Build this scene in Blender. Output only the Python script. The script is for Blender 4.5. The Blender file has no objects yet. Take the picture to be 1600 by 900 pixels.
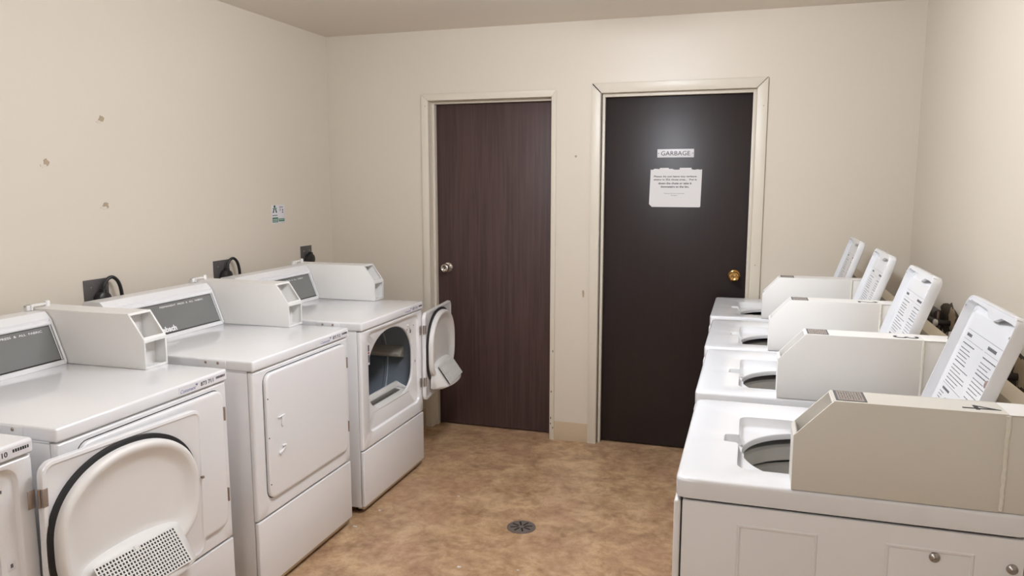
import bpy, bmesh, math, random
from mathutils import Vector, Matrix
PI = math.pi
S = bpy.context.scene
COL = S.collection

# ---------------------------------------------------------------- camera
F_PX = 1194.4
cam_d = bpy.data.cameras.new('camera'); cam = bpy.data.objects.new('camera', cam_d); COL.objects.link(cam)
cam_d.sensor_fit = 'HORIZONTAL'; cam_d.sensor_width = 36.0
cam_d.lens = 36.0 * F_PX / 1600.0; cam_d.clip_start = 0.02
cam.location = (0.3832, -4.367, 1.5549)
cam.rotation_euler = (math.radians(90 - 7.90), 0, math.radians(17.39))
S.camera = cam

# ---------------------------------------------------------------- world, exposure
w = bpy.data.worlds.new('world'); S.world = w; w.use_nodes = True
w.node_tree.nodes['Background'].inputs[0].default_value = (1.0, 0.96, 0.9, 1)
w.node_tree.nodes['Background'].inputs[1].default_value = 0.02
S.view_settings.view_transform = 'Standard'; S.view_settings.look = 'None'
S.view_settings.exposure = 0.0; S.view_settings.gamma = 1.0
S.view_settings.use_curve_mapping = False

# ---------------------------------------------------------------- lights (ceiling fixture over the aisle, plus an added fill behind the camera)
def lamp(name, loc, power, color=(0.94, 1.0, 1.095)):
    l = bpy.data.lights.new(name, 'POINT'); l.shadow_soft_size = 0.07
    l.energy = power; l.color = color
    o = bpy.data.objects.new(name, l); COL.objects.link(o); o.location = loc
    return o
LIGHTS = [((-0.26, -1.9), 66.0), ((-0.55, -4.55), 22.0)]  # second entry is an unseen fill lamp added to lift camera-facing sides
for (lx, ly), pw in LIGHTS:
    for q in (-0.4, 0.0, 0.4):
        lamp('tube_or_fill_light', (lx, ly + q, 2.27), pw / 3)

# ---------------------------------------------------------------- node materials
def mat(name, col, rough=0.5, metal=0.0, coat=0.0, noise=0.0, nscale=3.0, bump=0.0, bscale=200.0, col2=None, emit=0.0, spec=0.5):
    m = bpy.data.materials.new(name); m.use_nodes = True
    nt = m.node_tree; b = nt.nodes['Principled BSDF']
    b.inputs['Base Color'].default_value = (*col, 1); b.inputs['Roughness'].default_value = rough
    b.inputs['Metallic'].default_value = metal; b.inputs['Coat Weight'].default_value = coat
    b.inputs['Coat Roughness'].default_value = 0.12; b.inputs['Specular IOR Level'].default_value = spec
    tc = nt.nodes.new('ShaderNodeTexCoord')
    n = nt.nodes.new('ShaderNodeTexNoise'); n.inputs['Scale'].default_value = nscale; n.inputs['Detail'].default_value = 6
    nt.links.new(tc.outputs['Object'], n.inputs['Vector'])
    r = nt.nodes.new('ShaderNodeMix'); r.data_type = 'RGBA'
    c2 = col2 if col2 else tuple(c * (1 - noise) for c in col)
    r.inputs[6].default_value = (*col, 1); r.inputs[7].default_value = (*c2, 1)
    nt.links.new(n.outputs['Fac'], r.inputs[0]); nt.links.new(r.outputs[2], b.inputs['Base Color'])
    if bump > 0:
        n2 = nt.nodes.new('ShaderNodeTexNoise'); n2.inputs['Scale'].default_value = bscale; n2.inputs['Detail'].default_value = 3
        nt.links.new(tc.outputs['Object'], n2.inputs['Vector'])
        bp = nt.nodes.new('ShaderNodeBump'); bp.inputs['Strength'].default_value = bump; bp.inputs['Distance'].default_value = 0.002
        nt.links.new(n2.outputs['Fac'], bp.inputs['Height']); nt.links.new(bp.outputs['Normal'], b.inputs['Normal'])
    if emit > 0:
        b.inputs['Emission Color'].default_value = (*col, 1); b.inputs['Emission Strength'].default_value = emit
    return m
def srgb(r, g, b):
    f = lambda v: (v / 255 / 12.92) if v / 255 <= 0.04045 else ((v / 255 + 0.055) / 1.055) ** 2.4
    return (f(r), f(g), f(b))

M = {}
M['wall'] = mat('wall_paint', srgb(222, 212, 197), 0.42, noise=0.03, nscale=1.3, bump=0.10, bscale=160)
M['ceiling'] = mat('ceiling_paint', srgb(230, 220, 206), 0.5, noise=0.04, nscale=1.0, bump=0.3, bscale=120)
M['trim'] = mat('trim_paint', srgb(224, 215, 199), 0.38, noise=0.05, nscale=5)
M['trim_dark'] = mat('jamb_paint', srgb(196, 182, 160), 0.45, noise=0.05, nscale=5)
M['base'] = mat('vinyl_base', srgb(196, 176, 148), 0.5, noise=0.05)
M['white'] = mat('white_enamel', srgb(236, 235, 236), 0.28, coat=0.35, noise=0.012, nscale=2.0)
M['worktop'] = mat('glossy_worktop_enamel', srgb(236, 236, 238), 0.17, coat=0.5, noise=0.008, nscale=2.0)
M['white_w'] = mat('washer_enamel', srgb(231, 232, 235), 0.25, coat=0.4, noise=0.012, nscale=2.0)
M['plastic'] = mat('white_plastic', srgb(231, 228, 225), 0.38, noise=0.02, nscale=3)
M['aged'] = mat('aged_coin_box', srgb(220, 218, 212), 0.42, col2=srgb(214, 208, 196), nscale=1.6)
M['tubring'] = mat('tub_ring_grey', srgb(214, 210, 202), 0.4, noise=0.1, nscale=8)
M['almond'] = mat('almond_steel', srgb(205, 192, 168), 0.4, noise=0.05, nscale=3)
M['boxside'] = mat('painted_coin_box', srgb(234, 232, 229), 0.42, noise=0.02, nscale=2.2)
M['black'] = mat('black_rubber', (0.012, 0.012, 0.013), 0.5, noise=0.2)
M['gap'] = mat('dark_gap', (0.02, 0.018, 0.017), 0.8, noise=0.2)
M['drum'] = mat('galvanised_drum', srgb(158, 168, 178), 0.4, metal=0.35, noise=0.25, nscale=6)
M['drumback'] = mat('drum_back', srgb(62, 64, 68), 0.5, metal=0.4, noise=0.2, nscale=6)
M['baffle'] = mat('baffle_plastic', srgb(176, 170, 160), 0.5, noise=0.1)
M['steel'] = mat('steel', srgb(170, 165, 160), 0.3, metal=0.9, noise=0.15, nscale=40)
M['hinge'] = mat('hinge_steel', srgb(168, 152, 140), 0.42, metal=0.6, noise=0.2, nscale=60)
M['chrome'] = mat('chrome', srgb(225, 222, 218), 0.1, metal=1.0)
M['brass'] = mat('brass', srgb(214, 170, 105), 0.14, metal=1.0, noise=0.1, nscale=30)
M['glass_grey'] = mat('console_grey', srgb(118, 119, 116), 0.22, noise=0.05, nscale=2)
M['ink'] = mat('ink_black', (0.02, 0.02, 0.022), 0.6)
M['ink_grey'] = mat('ink_grey', srgb(95, 95, 98), 0.6)
M['ink_blue'] = mat('ink_blue', srgb(95, 105, 150), 0.6)
M['ink_white'] = mat('ink_white', srgb(235, 235, 235), 0.5)
M['ink_red'] = mat('ink_red', srgb(165, 70, 60), 0.5)
M['paper'] = mat('paper', srgb(228, 226, 226), 0.75, noise=0.02, bump=0.1, bscale=30)
M['label'] = mat('label_grey', srgb(160, 148, 138), 0.45, noise=0.1, nscale=60)
M['strip'] = mat('label_strip', srgb(226, 224, 228), 0.4)
M['plate'] = mat('outlet_plate', srgb(92, 88, 87), 0.35, metal=0.2, noise=0.15, nscale=30)
M['cord'] = mat('black_cord', (0.016, 0.015, 0.015), 0.35)
M['green'] = mat('sticker_green', srgb(70, 125, 100), 0.5, noise=0.1, nscale=80)
M['green_dark'] = mat('sticker_dark_green', srgb(25, 55, 40), 0.5)
M['plaster'] = mat('bare_plaster', srgb(188, 168, 142), 0.9, noise=0.25, nscale=90, bump=0.6, bscale=300)
M['plaster_light'] = mat('torn_drywall', srgb(225, 214, 200), 0.9, noise=0.15, nscale=90, bump=0.6, bscale=300)
M['cavity'] = mat('wall_cavity', srgb(92, 82, 68), 0.9, noise=0.4, nscale=25)
M['pipe'] = mat('dark_hose', (0.03, 0.02, 0.02), 0.45, noise=0.3, nscale=20)
M['castiron'] = mat('drain_iron', srgb(128, 116, 110), 0.5, metal=0.4, noise=0.3, nscale=60)
M['lint'] = mat('lint_grille_plastic', srgb(226, 224, 221), 0.45, noise=0.03)
M['lamp'] = mat('lamp_diffuser', (1.0, 0.97, 0.93), 0.5, emit=3.0)
M['weld'] = mat('caulk_bead', srgb(236, 232, 222), 0.5, noise=0.1, nscale=60, bump=0.8, bscale=150)
M['badge'] = mat('brown_badge', srgb(140, 120, 112), 0.4)

def floor_mat():
    m = bpy.data.materials.new('mottled_vinyl'); m.use_nodes = True
    nt = m.node_tree; b = nt.nodes['Principled BSDF']; L = nt.links
    tc = nt.nodes.new('ShaderNodeTexCoord')
    def noise(scale, detail, rough=0.6, dist=0.0):
        n = nt.nodes.new('ShaderNodeTexNoise'); n.inputs['Scale'].default_value = scale
        n.inputs['Detail'].default_value = detail; n.inputs['Roughness'].default_value = rough; n.inputs['Distortion'].default_value = dist
        L.new(tc.outputs['Object'], n.inputs['Vector']); return n
    n1 = noise(6.5, 9, 0.74, 0.25); n2 = noise(26, 8, 0.78, 0.2); n3 = noise(2.6, 6, 0.7, 0.5); n4 = noise(70, 3, 0.6)
    r1 = nt.nodes.new('ShaderNodeValToRGB'); e = r1.color_ramp.elements
    e[0].position = 0.36; e[0].color = (*srgb(138, 104, 74), 1); e[1].position = 0.63; e[1].color = (*srgb(208, 178, 140), 1)
    k = e.new(0.5); k.color = (*srgb(172, 138, 102), 1)
    L.new(n1.outputs['Fac'], r1.inputs[0])
    r2 = nt.nodes.new('ShaderNodeValToRGB'); e = r2.color_ramp.elements
    e[0].position = 0.42; e[0].color = (0, 0, 0, 1); e[1].position = 0.66; e[1].color = (1, 1, 1, 1)
    L.new(n2.outputs['Fac'], r2.inputs[0])
    mx = nt.nodes.new('ShaderNodeMix'); mx.data_type = 'RGBA'; mx.inputs[7].default_value = (*srgb(202, 174, 144), 1)
    ml = nt.nodes.new('ShaderNodeMath'); ml.operation = 'MULTIPLY'; ml.inputs[1].default_value = 0.6
    L.new(r2.outputs[0], ml.inputs[0]); L.new(ml.outputs[0], mx.inputs[0]); L.new(r1.outputs[0], mx.inputs[6])
    r3 = nt.nodes.new('ShaderNodeValToRGB'); e = r3.color_ramp.elements
    e[0].position = 0.45; e[0].color = (0, 0, 0, 1); e[1].position = 0.65; e[1].color = (1, 1, 1, 1)
    L.new(n3.outputs['Fac'], r3.inputs[0])
    m2 = nt.nodes.new('ShaderNodeMath'); m2.operation = 'MULTIPLY'; m2.inputs[1].default_value = 0.42
    L.new(r3.outputs[0], m2.inputs[0])
    mx2 = nt.nodes.new('ShaderNodeMix'); mx2.data_type = 'RGBA'; mx2.inputs[7].default_value = (*srgb(172, 132, 110), 1)
    L.new(m2.outputs[0], mx2.inputs[0]); L.new(mx.outputs[2], mx2.inputs[6])
    r4 = nt.nodes.new('ShaderNodeValToRGB'); e = r4.color_ramp.elements
    e[0].position = 0.28; e[0].color = (1, 1, 1, 1); e[1].position = 0.38; e[1].color = (0, 0, 0, 1)
    L.new(n4.outputs['Fac'], r4.inputs[0])
    m4 = nt.nodes.new('ShaderNodeMath'); m4.operation = 'MULTIPLY'; m4.inputs[1].default_value = 0.5
    L.new(r4.outputs[0], m4.inputs[0])
    mx3 = nt.nodes.new('ShaderNodeMix'); mx3.data_type = 'RGBA'; mx3.inputs[7].default_value = (*srgb(112, 80, 54), 1)
    L.new(m4.outputs[0], mx3.inputs[0]); L.new(mx2.outputs[2], mx3.inputs[6])
    L.new(mx3.outputs[2], b.inputs['Base Color'])
    b.inputs['Roughness'].default_value = 0.36
    bp = nt.nodes.new('ShaderNodeBump'); bp.inputs['Strength'].default_value = 0.12; bp.inputs['Distance'].default_value = 0.002
    L.new(n2.outputs['Fac'], bp.inputs['Height']); L.new(bp.outputs['Normal'], b.inputs['Normal'])
    return m
M['floor'] = floor_mat()

def door_mat(name, c1, c2, rough, coat):
    m = bpy.data.materials.new(name); m.use_nodes = True
    nt = m.node_tree; b = nt.nodes['Principled BSDF']; L = nt.links
    tc = nt.nodes.new('ShaderNodeTexCoord'); mp = nt.nodes.new('ShaderNodeMapping')
    mp.inputs['Scale'].default_value = (60, 60, 2.2); L.new(tc.outputs['Object'], mp.inputs['Vector'])
    n = nt.nodes.new('ShaderNodeTexNoise'); n.inputs['Scale'].default_value = 1.0; n.inputs['Detail'].default_value = 7; n.inputs['Distortion'].default_value = 0.6
    L.new(mp.outputs[0], n.inputs['Vector'])
    r = nt.nodes.new('ShaderNodeValToRGB'); e = r.color_ramp.elements
    e[0].position = 0.35; e[0].color = (*c1, 1); e[1].position = 0.65; e[1].color = (*c2, 1)
    L.new(n.outputs['Fac'], r.inputs[0]); L.new(r.outputs[0], b.inputs['Base Color'])
    b.inputs['Roughness'].default_value = rough; b.inputs['Coat Weight'].default_value = coat; b.inputs['Specular IOR Level'].default_value = 0.4
    return m
M['door_wood'] = door_mat('walnut_laminate', srgb(68, 50, 48), srgb(82, 62, 59), 0.5, 0.0)
M['door_dark'] = door_mat('dark_brown_paint', srgb(36, 27, 27), srgb(39, 30, 30), 0.40, 0.0)

# ---------------------------------------------------------------- mesh helpers
def finish(bm, name, m, parent=None, angle=32):
    bmesh.ops.recalc_face_normals(bm, faces=bm.faces[:])
    me = bpy.data.meshes.new(name); bm.to_mesh(me); bm.free()
    for p in me.polygons: p.use_smooth = True
    me.set_sharp_from_angle(angle=math.radians(angle))
    if isinstance(m, (list, tuple)):
        for k in m: me.materials.append(k)
    else: me.materials.append(m)
    o = bpy.data.objects.new(name, me); COL.objects.link(o)
    if parent: o.parent = parent
    return o
def tag(o, label=None, cat=None, group=None, kind=None):
    if label: o['label'] = label
    if cat: o['category'] = cat
    if group: o['group'] = group
    if kind: o['kind'] = kind
    return o
def empty(name, loc, rz=0):
    o = bpy.data.objects.new(name, None); COL.objects.link(o); o.location = loc; o.rotation_euler = (0, 0, rz)
    o.empty_display_size = 0.1
    return o
def box(bm, a, b, bev=0.0, seg=2, mi=0):
    t = bmesh.new()
    bmesh.ops.create_cube(t, size=1.0)
    for v in t.verts:
        v.co = Vector([(a[i] + b[i]) / 2 + v.co[i] * (b[i] - a[i]) for i in range(3)])
    if bev > 0: bmesh.ops.bevel(t, geom=t.edges[:], offset=bev, segments=seg, profile=0.5, affect='EDGES')
    merge(bm, t, mi)
def merge(bm, t, mi=0, mtx=None):
    if mtx is not None: bmesh.ops.transform(t, matrix=mtx, verts=t.verts[:])
    vm = {}
    for v in t.verts: vm[v] = bm.verts.new(v.co)
    for f in t.faces:
        try:
            nf = bm.faces.new([vm[v] for v in f.verts]); nf.material_index = mi
        except ValueError: pass
    t.free()
def prism(bm, pts, a, b, axis='y', bev=0.0, seg=2, mi=0):
    """profile pts (p,q) extruded from a to b. axis y: (x,z); axis z: (x,y); axis x: (y,z)"""
    t = bmesh.new()
    def P3(p, h):
        return {'y': (p[0], h, p[1]), 'z': (p[0], p[1], h), 'x': (h, p[0], p[1])}[axis]
    A = [t.verts.new(P3(p, a)) for p in pts]; B = [t.verts.new(P3(p, b)) for p in pts]
    n = len(pts)
    t.faces.new(A); t.faces.new(B[::-1])
    for i in range(n): t.faces.new([A[i], B[i], B[(i + 1) % n], A[(i + 1) % n]])
    bmesh.ops.recalc_face_normals(t, faces=t.faces[:])
    if bev > 0: bmesh.ops.bevel(t, geom=t.edges[:], offset=bev, segments=seg, profile=0.5, affect='EDGES')
    merge(bm, t, mi)
def rings(bm, loops, cap0=False, cap1=False, mi=0, mis=None):
    vs = [[bm.verts.new(p) for p in l] for l in loops]
    n = len(loops[0])
    for k in range(len(vs) - 1):
        A, B = vs[k], vs[k + 1]
        for i in range(n):
            j = (i + 1) % n
            f = bm.faces.new([A[i], A[j], B[j], B[i]]); f.material_index = mis[k] if mis else mi
    if cap0: f = bm.faces.new(vs[0]); f.material_index = mis[0] if mis else mi
    if cap1: f = bm.faces.new(vs[-1][::-1]); f.material_index = mis[-1] if mis else mi
def tube(bm, pts, r, n=10, cap=True, mi=0):
    pts = [Vector(p) for p in pts]
    rr = r if isinstance(r, (list, tuple)) else [r] * len(pts)
    loops = []; up = Vector((0, 0, 1)); prev = None
    for i, p in enumerate(pts):
        d = (pts[min(i + 1, len(pts) - 1)] - pts[max(i - 1, 0)]).normalized()
        if prev is None:
            a = d.cross(up)
            if a.length < 0.01: a = d.cross(Vector((1, 0, 0)))
        else: a = prev - d * prev.dot(d)
        a.normalize(); prev = a; b = d.cross(a)
        loops.append([p + (a * math.cos(2 * PI * k / n) + b * math.sin(2 * PI * k / n)) * rr[i] for k in range(n)])
    rings(bm, loops, cap, cap, mi)
def smooth_path(pts, n=8):
    pts = [Vector(p) for p in pts]; out = []
    for i in range(len(pts) - 1):
        p0 = pts[max(i - 1, 0)]; p1 = pts[i]; p2 = pts[i + 1]; p3 = pts[min(i + 2, len(pts) - 1)]
        for k in range(n):
            t = k / n
            out.append(0.5 * ((2 * p1) + (-p0 + p2) * t + (2 * p0 - 5 * p1 + 4 * p2 - p3) * t * t + (-p0 + 3 * p1 - 3 * p2 + p3) * t ** 3))
    out.append(pts[-1]); return out
def lathe(bm, prof, origin, axis='z', n=40, cap0=False, cap1=False, mi=0):
    """prof: (r, h) pairs along the axis"""
    o = Vector(origin); loops = []
    for r, h in prof:
        l = []
        for k in range(n):
            c, s = r * math.cos(2 * PI * k / n), r * math.sin(2 * PI * k / n)
            l.append(o + {'z': Vector((c, s, h)), 'x': Vector((h, c, s)), 'y': Vector((c, h, s))}[axis])
        loops.append(l)
    rings(bm, loops, cap0, cap1, mi)
_tc = {}
def text(txt, size, name, m, parent, mtx, bold=0.0, align='LEFT', shear=0.0, thick=0.0003, spacing=1.0, fit=None, line=1.0):
    """real lettering as a mesh in the plane of mtx (x right, y up, z out)"""
    cu = bpy.data.curves.new('t', 'FONT'); cu.body = txt; cu.size = size; cu.extrude = thick
    cu.offset = bold; cu.align_x = align; cu.shear = shear; cu.space_character = spacing; cu.resolution_u = 3; cu.space_line = line
    to = bpy.data.objects.new('t', cu); COL.objects.link(to)
    bpy.context.view_layer.update()
    dg = bpy.context.evaluated_depsgraph_get()
    me = bpy.data.meshes.new_from_object(to.evaluated_get(dg))
    bpy.data.objects.remove(to); bpy.data.curves.remove(cu)
    if fit:
        xs = [v.co.x for v in me.vertices]; ys = [v.co.y for v in me.vertices]
        x0, x1, y0, y1 = min(xs), max(xs), min(ys), max(ys)
        for v in me.vertices:
            v.co.x = (v.co.x - x0) / (x1 - x0) * fit[0]; v.co.y = (v.co.y - y0) / (y1 - y0) * fit[1]
    me.transform(mtx); me.materials.clear(); me.materials.append(m); me.name = name
    o = bpy.data.objects.new(name, me); COL.objects.link(o)
    if parent: o.parent = parent
    return o
def frame(origin, xdir, ydir):
    x = Vector(xdir).normalized(); y = Vector(ydir).normalized(); z = x.cross(y)
    m = Matrix((x, y, z)).transposed().to_4x4(); m.translation = Vector(origin); return m

# radial loops around a centre, all sampled at the same angles
def rr_radius(th, hw0, hw1, hh0, hh1, r):
    """distance from centre to a rounded rect spanning -hw0..hw1, -hh0..hh1"""
    c, s = math.cos(th), math.sin(th)
    lo, hi = 0.0, 3.0
    cx, cy = (hw1 - hw0) / 2, (hh1 - hh0) / 2; bx, by = (hw0 + hw1) / 2, (hh0 + hh1) / 2
    for _ in range(36):
        t = (lo + hi) / 2
        qx, qy = abs(t * c - cx) - bx + r, abs(t * s - cy) - by + r
        d = math.hypot(max(qx, 0), max(qy, 0)) + min(max(qx, qy), 0) - r
        if d < 0: lo = t
        else: hi = t
    return lo
def angles(corners, n=96):
    a = [2 * PI * k / n for k in range(n)]
    for cx, cy in corners:
        t = math.atan2(cy, cx) % (2 * PI)
        i = min(range(len(a)), key=lambda q: abs(a[q] - t)); a[i] = t
    return a

# ================================================================= ROOM
XL, XR, H = -2.2037, 1.1696, 2.4502
YF = -5.6
D1 = dict(xl=-1.5603, xr=-0.716, xil=-1.515, xir=-0.744, top=2.0791, ti=2.0391)
D2 = dict(xl=-0.509, xr=0.4370, xil=-0.457, xir=0.3815, top=2.1039, ti=2.0493)

def struct(o, label=None): o['kind'] = 'structure'; return o
bm = bmesh.new(); box(bm, (XL - 0.1, YF - 0.1, -0.1), (XR + 0.1, 0.3, 0)); fl = struct(finish(bm, 'floor', M['floor']))
bm = bmesh.new(); box(bm, (XL - 0.1, YF - 0.1, H), (XR + 0.1, 0.3, H + 0.1)); struct(finish(bm, 'ceiling', M['ceiling']))
bm = bmesh.new(); box(bm, (XL - 0.1, YF - 0.1, 0), (XL, 0.1, H)); wl = struct(finish(bm, 'wall_left', M['wall']))
bm = bmesh.new(); box(bm, (XR, YF - 0.1, 0), (XR + 0.1, 0.1, H)); wr = struct(finish(bm, 'wall_right', M['wall']))
bm = bmesh.new(); box(bm, (XL, YF - 0.1, 0), (XR, YF, H)); struct(finish(bm, 'wall_front', M['wall']))
bm = bmesh.new(); T = 0.16
a1, b1 = D1['xil'] - 0.02, D1['xir'] + 0.02; a2, b2 = D2['xil'] - 0.02, D2['xir'] + 0.02
box(bm, (XL, 0, 0), (a1, T, H)); box(bm, (a1, 0, D1['ti'] + 0.02), (b1, T, H)); box(bm, (b1, 0, 0), (a2, T, H))
box(bm, (a2, 0, D2['ti'] + 0.02), (b2, T, H)); box(bm, (b2, 0, 0), (XR, T, H))
wb = struct(finish(bm, 'wall_back', M['wall']))

def jamb(bm, d, ystop, stopw, ydoor, mi=0):
    """frame lining and stop around an opening; door hangs behind the stop"""
    l, r, t = d['xil'], d['xir'], d['ti']
    for s, x in ((1, l), (-1, r)):
        box(bm, (min(x, x - s * 0.02), 0.0, 0), (max(x, x - s * 0.02), T, t + 0.02), mi=mi)
        box(bm, (min(x, x + s * stopw), ystop, 0), (max(x, x + s * stopw), ydoor - 0.002, t), 0.0015, mi=mi)
    box(bm, (l, 0.0, t), (r, T, t + 0.02), mi=mi)
    box(bm, (l + stopw, ystop, t - stopw), (r - stopw, ydoor - 0.002, t), 0.0015, mi=mi)
def casing(bm, d, thick):
    l, r, t = d['xl'], d['xr'], d['top']; il, ir, it = d['xil'], d['xir'], d['ti']
    y0 = -thick
    # mitred boards
    prism(bm, [(l, 0), (il, 0), (il, it), (l, t)], y0, 0, 'y', 0.003)
    prism(bm, [(r, 0), (r, t), (ir, it), (ir, 0)], y0, 0, 'y', 0.003)
    prism(bm, [(l, t), (r, t), (ir, it), (il, it)], y0, 0, 'y', 0.003)
bm = bmesh.new(); casing(bm, D1, 0.012); jamb(bm, D1, 0.052, 0.014, 0.095); c1 = struct(finish(bm, 'trim_1', M['trim']))
bm = bmesh.new(); casing(bm, D2, 0.016); jamb(bm, D2, 0.022, 0.019, 0.055); c2 = struct(finish(bm, 'trim_2', M['trim']))
bm = bmesh.new(); box(bm, (D2['xil'], 0.0205, 0.0), (D2['xil'] + 0.0045, 0.0222, D2['ti'])); finish(bm, 'jamb_gap', M['gap'], c2)
# dark joint lines of the loose mitre at the second casing
bm = bmesh.new()
prism(bm, [(D2['xl'] + 0.004, D2['top'] - 0.006), (D2['xl'] + 0.008, D2['top'] - 0.002), (D2['xil'] + 0.002, D2['ti'] + 0.004), (D2['xil'] - 0.001, D2['ti'])], -0.0168, -0.014)
prism(bm, [(D2['xr'] - 0.002, D2['top'] - 0.001), (D2['xr'] - 0.004, D2['top'] - 0.0005), (D2['xir'] - 0.001, D2['ti'] + 0.001), (D2['xir'] + 0.0005, D2['ti'])], -0.0166, -0.014)
o = finish(bm, 'mitre_gap', M['gap'], c2)

bm = bmesh.new(); box(bm, (D1['xil'] + 0.003, 0.095, 0.008), (D1['xir'] - 0.003, 0.138, D1['ti'] - 0.003), 0.002)
door1 = struct(finish(bm, 'door_1', M['door_wood']))
bm = bmesh.new(); box(bm, (D2['xil'] + 0.003, 0.055, 0.012), (D2['xir'] - 0.003, 0.098, D2['ti'] - 0.004), 0.002)
door2 = struct(finish(bm, 'door_2', M['door_dark']))
# dark strips where a door meets its stop
for nm, d, yy, sw in (('door_gap', D1, 0.0935, 0.014), ('door_gap', D2, 0.0535, 0.019)):
    pass
def knob(parent, x, y, z, m, label, r=0.027):
    bm = bmesh.new(); lathe(bm, [(0.001, 0), (r * 1.2, 0), (r * 1.2, -0.004), (r * 1.05, -0.009), (r * 0.55, -0.012), (r * 0.5, -0.028)], (x, y, z), 'y', 32)
    rose = finish(bm, 'knob_rose', m, parent)
    bm = bmesh.new(); lathe(bm, [(r * 0.5, -0.026), (r * 0.72, -0.032), (r * 0.98, -0.042), (r * 1.0, -0.052), (r * 0.9, -0.062), (r * 0.66, -0.067), (r * 0.45, -0.063), (r * 0.22, -0.062), (0.0005, -0.062)], (x, y, z), 'y', 32)
    k = finish(bm, 'door_knob', m, parent); k['label'] = label
    bm = bmesh.new(); box(bm, (x - 0.0016, y - 0.0645, z - 0.005), (x + 0.0016, y - 0.062, z + 0.005))
    finish(bm, 'keyhole', M['gap'], k)
knob(door1, -1.437, 0.095, 1.022, M['chrome'], 'chrome door knob')
knob(door2, 0.300, 0.055, 1.036, M['brass'], 'brass door knob', 0.029)

bm = bmesh.new(); prism(bm, [(0, 0), (-0.006, 0), (-0.005, 0.108), (-0.002, 0.116), (0, 0.116)], D1['xr'], D2['xl'], 'x', 0)
# profile is (y,z): extruded along x
struct(finish(bm, 'baseboard_back', M['base']))
bm = bmesh.new(); prism(bm, [(0, 0), (-0.006, 0), (-0.005, 0.108), (-0.002, 0.116), (0, 0.116)], XL, D1['xl'], 'x', 0)
prism(bm, [(0, 0), (-0.006, 0), (-0.005, 0.108), (-0.002, 0.116), (0, 0.116)], D2['xr'], XR, 'x', 0)
struct(finish(bm, 'baseboard_corner', M['base']))
bm = bmesh.new(); box(bm, (XL, YF, 0), (XL + 0.006, -0.006, 0.116), 0.002); struct(finish(bm, 'baseboard_left', M['base']))
bm = bmesh.new(); box(bm, (XR - 0.006, YF, 0), (XR, -0.006, 0.116), 0.002); struct(finish(bm, 'baseboard_right', M['base']))

# chips and torn paint in the walls (marks with their own shape)
def blob(n, r, seed, sx=1.0, sz=1.0):
    rnd = random.Random(seed)
    return [(math.cos(2 * PI * k / n) * r * sx * rnd.uniform(0.55, 1.15), math.sin(2 * PI * k / n) * r * sz * rnd.uniform(0.55, 1.15)) for k in range(n)]
def wall_patch(parent, side, u, z, r, seed, m, th=0.0012, sx=1.0, sz=1.0, name='paint_chip'):
    bm = bmesh.new(); pts = blob(13, r, seed, sx, sz) if r < 0.04 else [(p * 0.62 + 0.38 * math.cos(2 * PI * k / 26) * r * sx, q * 0.62 + 0.38 * math.sin(2 * PI * k / 26) * r * sz) for k, (p, q) in enumerate(blob(26, r, seed, sx, sz))]
    if side == 'left': prism(bm, [(u + p, z + q) for p, q in pts], XL, XL + th, 'x')
    elif side == 'right': prism(bm, [(u + p, z + q) for p, q in pts], XR - th, XR, 'x')
    else: prism(bm, [(u + p, z + q) for p, q in pts], -th, 0, 'y')
    return finish(bm, name, m, parent)
for i, (y, z, r) in enumerate([(-1.795, 1.811, 0.017), (-2.072, 1.627, 0.017), (-1.803, 1.459, 0.017)]):
    wall_patch(wl, 'left', y, z, r, 11 + i, M['plaster'], 0.0012)
    wall_patch(wl, 'left', y - 0.012, z - 0.012, r * 0.75, 31 + i, M['plaster_light'], 0.002, 1.4, 0.6)
wall_patch(wb, 'back', -0.60, 1.70, 0.008, 5, M['plaster'])
wall_patch(wb, 'back', -0.546, 0.905, 0.016, 8, M['plaster'], sx=0.6, sz=1.7)
for k, (x, z) in enumerate([(D1['xl'] + 0.028, 2.008), (D2['xr'] - 0.02, 1.955), (D2['xr'] - 0.028, 1.105)]):
    bm = bmesh.new(); lathe(bm, [(0.0005, -0.0172), (0.004, -0.0172), (0.004, -0.010)], (x, 0.0 if x > 0 else 0.004, z), 'y', 12, True)
    finish(bm, 'nail_hole', M['trim_dark'], c2 if x > 0 else c1)
for k in range(5):
    x, z = [(-0.736, 0.10), (-0.722, 0.075), (-0.733, 0.30), (-0.725, 0.55), (-0.735, 0.135)][k]
    bm = bmesh.new(); prism(bm, [(x + p, z + q) for p, q in blob(8, 0.005, k + 60, 0.6, 1.5)], -0.0125, -0.011, 'y'); finish(bm, 'scuff_mark', M['cavity'], c1)

# ---------------------------------------------------------------- ceiling fixtures, the second an added fill
for i, ((lx, ly), pw) in enumerate(LIGHTS):
    e = empty('ceiling_or_fill_light', (lx, ly, H))
    tag(e, 'long fluorescent ceiling light ' + ('over the aisle between the dryers and washers' if i == 0 else 'added unseen behind the camera as fill'), 'ceiling light')
    bm = bmesh.new(); box(bm, (-0.17, -0.62, -0.035), (0.17, 0.62, 0), 0.006); finish(bm, 'fixture_body', M['plastic'], e)
    bm = bmesh.new(); prism(bm, [(-0.16, -0.035), (0.16, -0.035), (0.145, -0.10), (0.09, -0.125), (-0.09, -0.125), (-0.145, -0.10)], -0.60, 0.60, 'y', 0.004)
    finish(bm, 'diffuser', M['lamp'], e)

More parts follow.
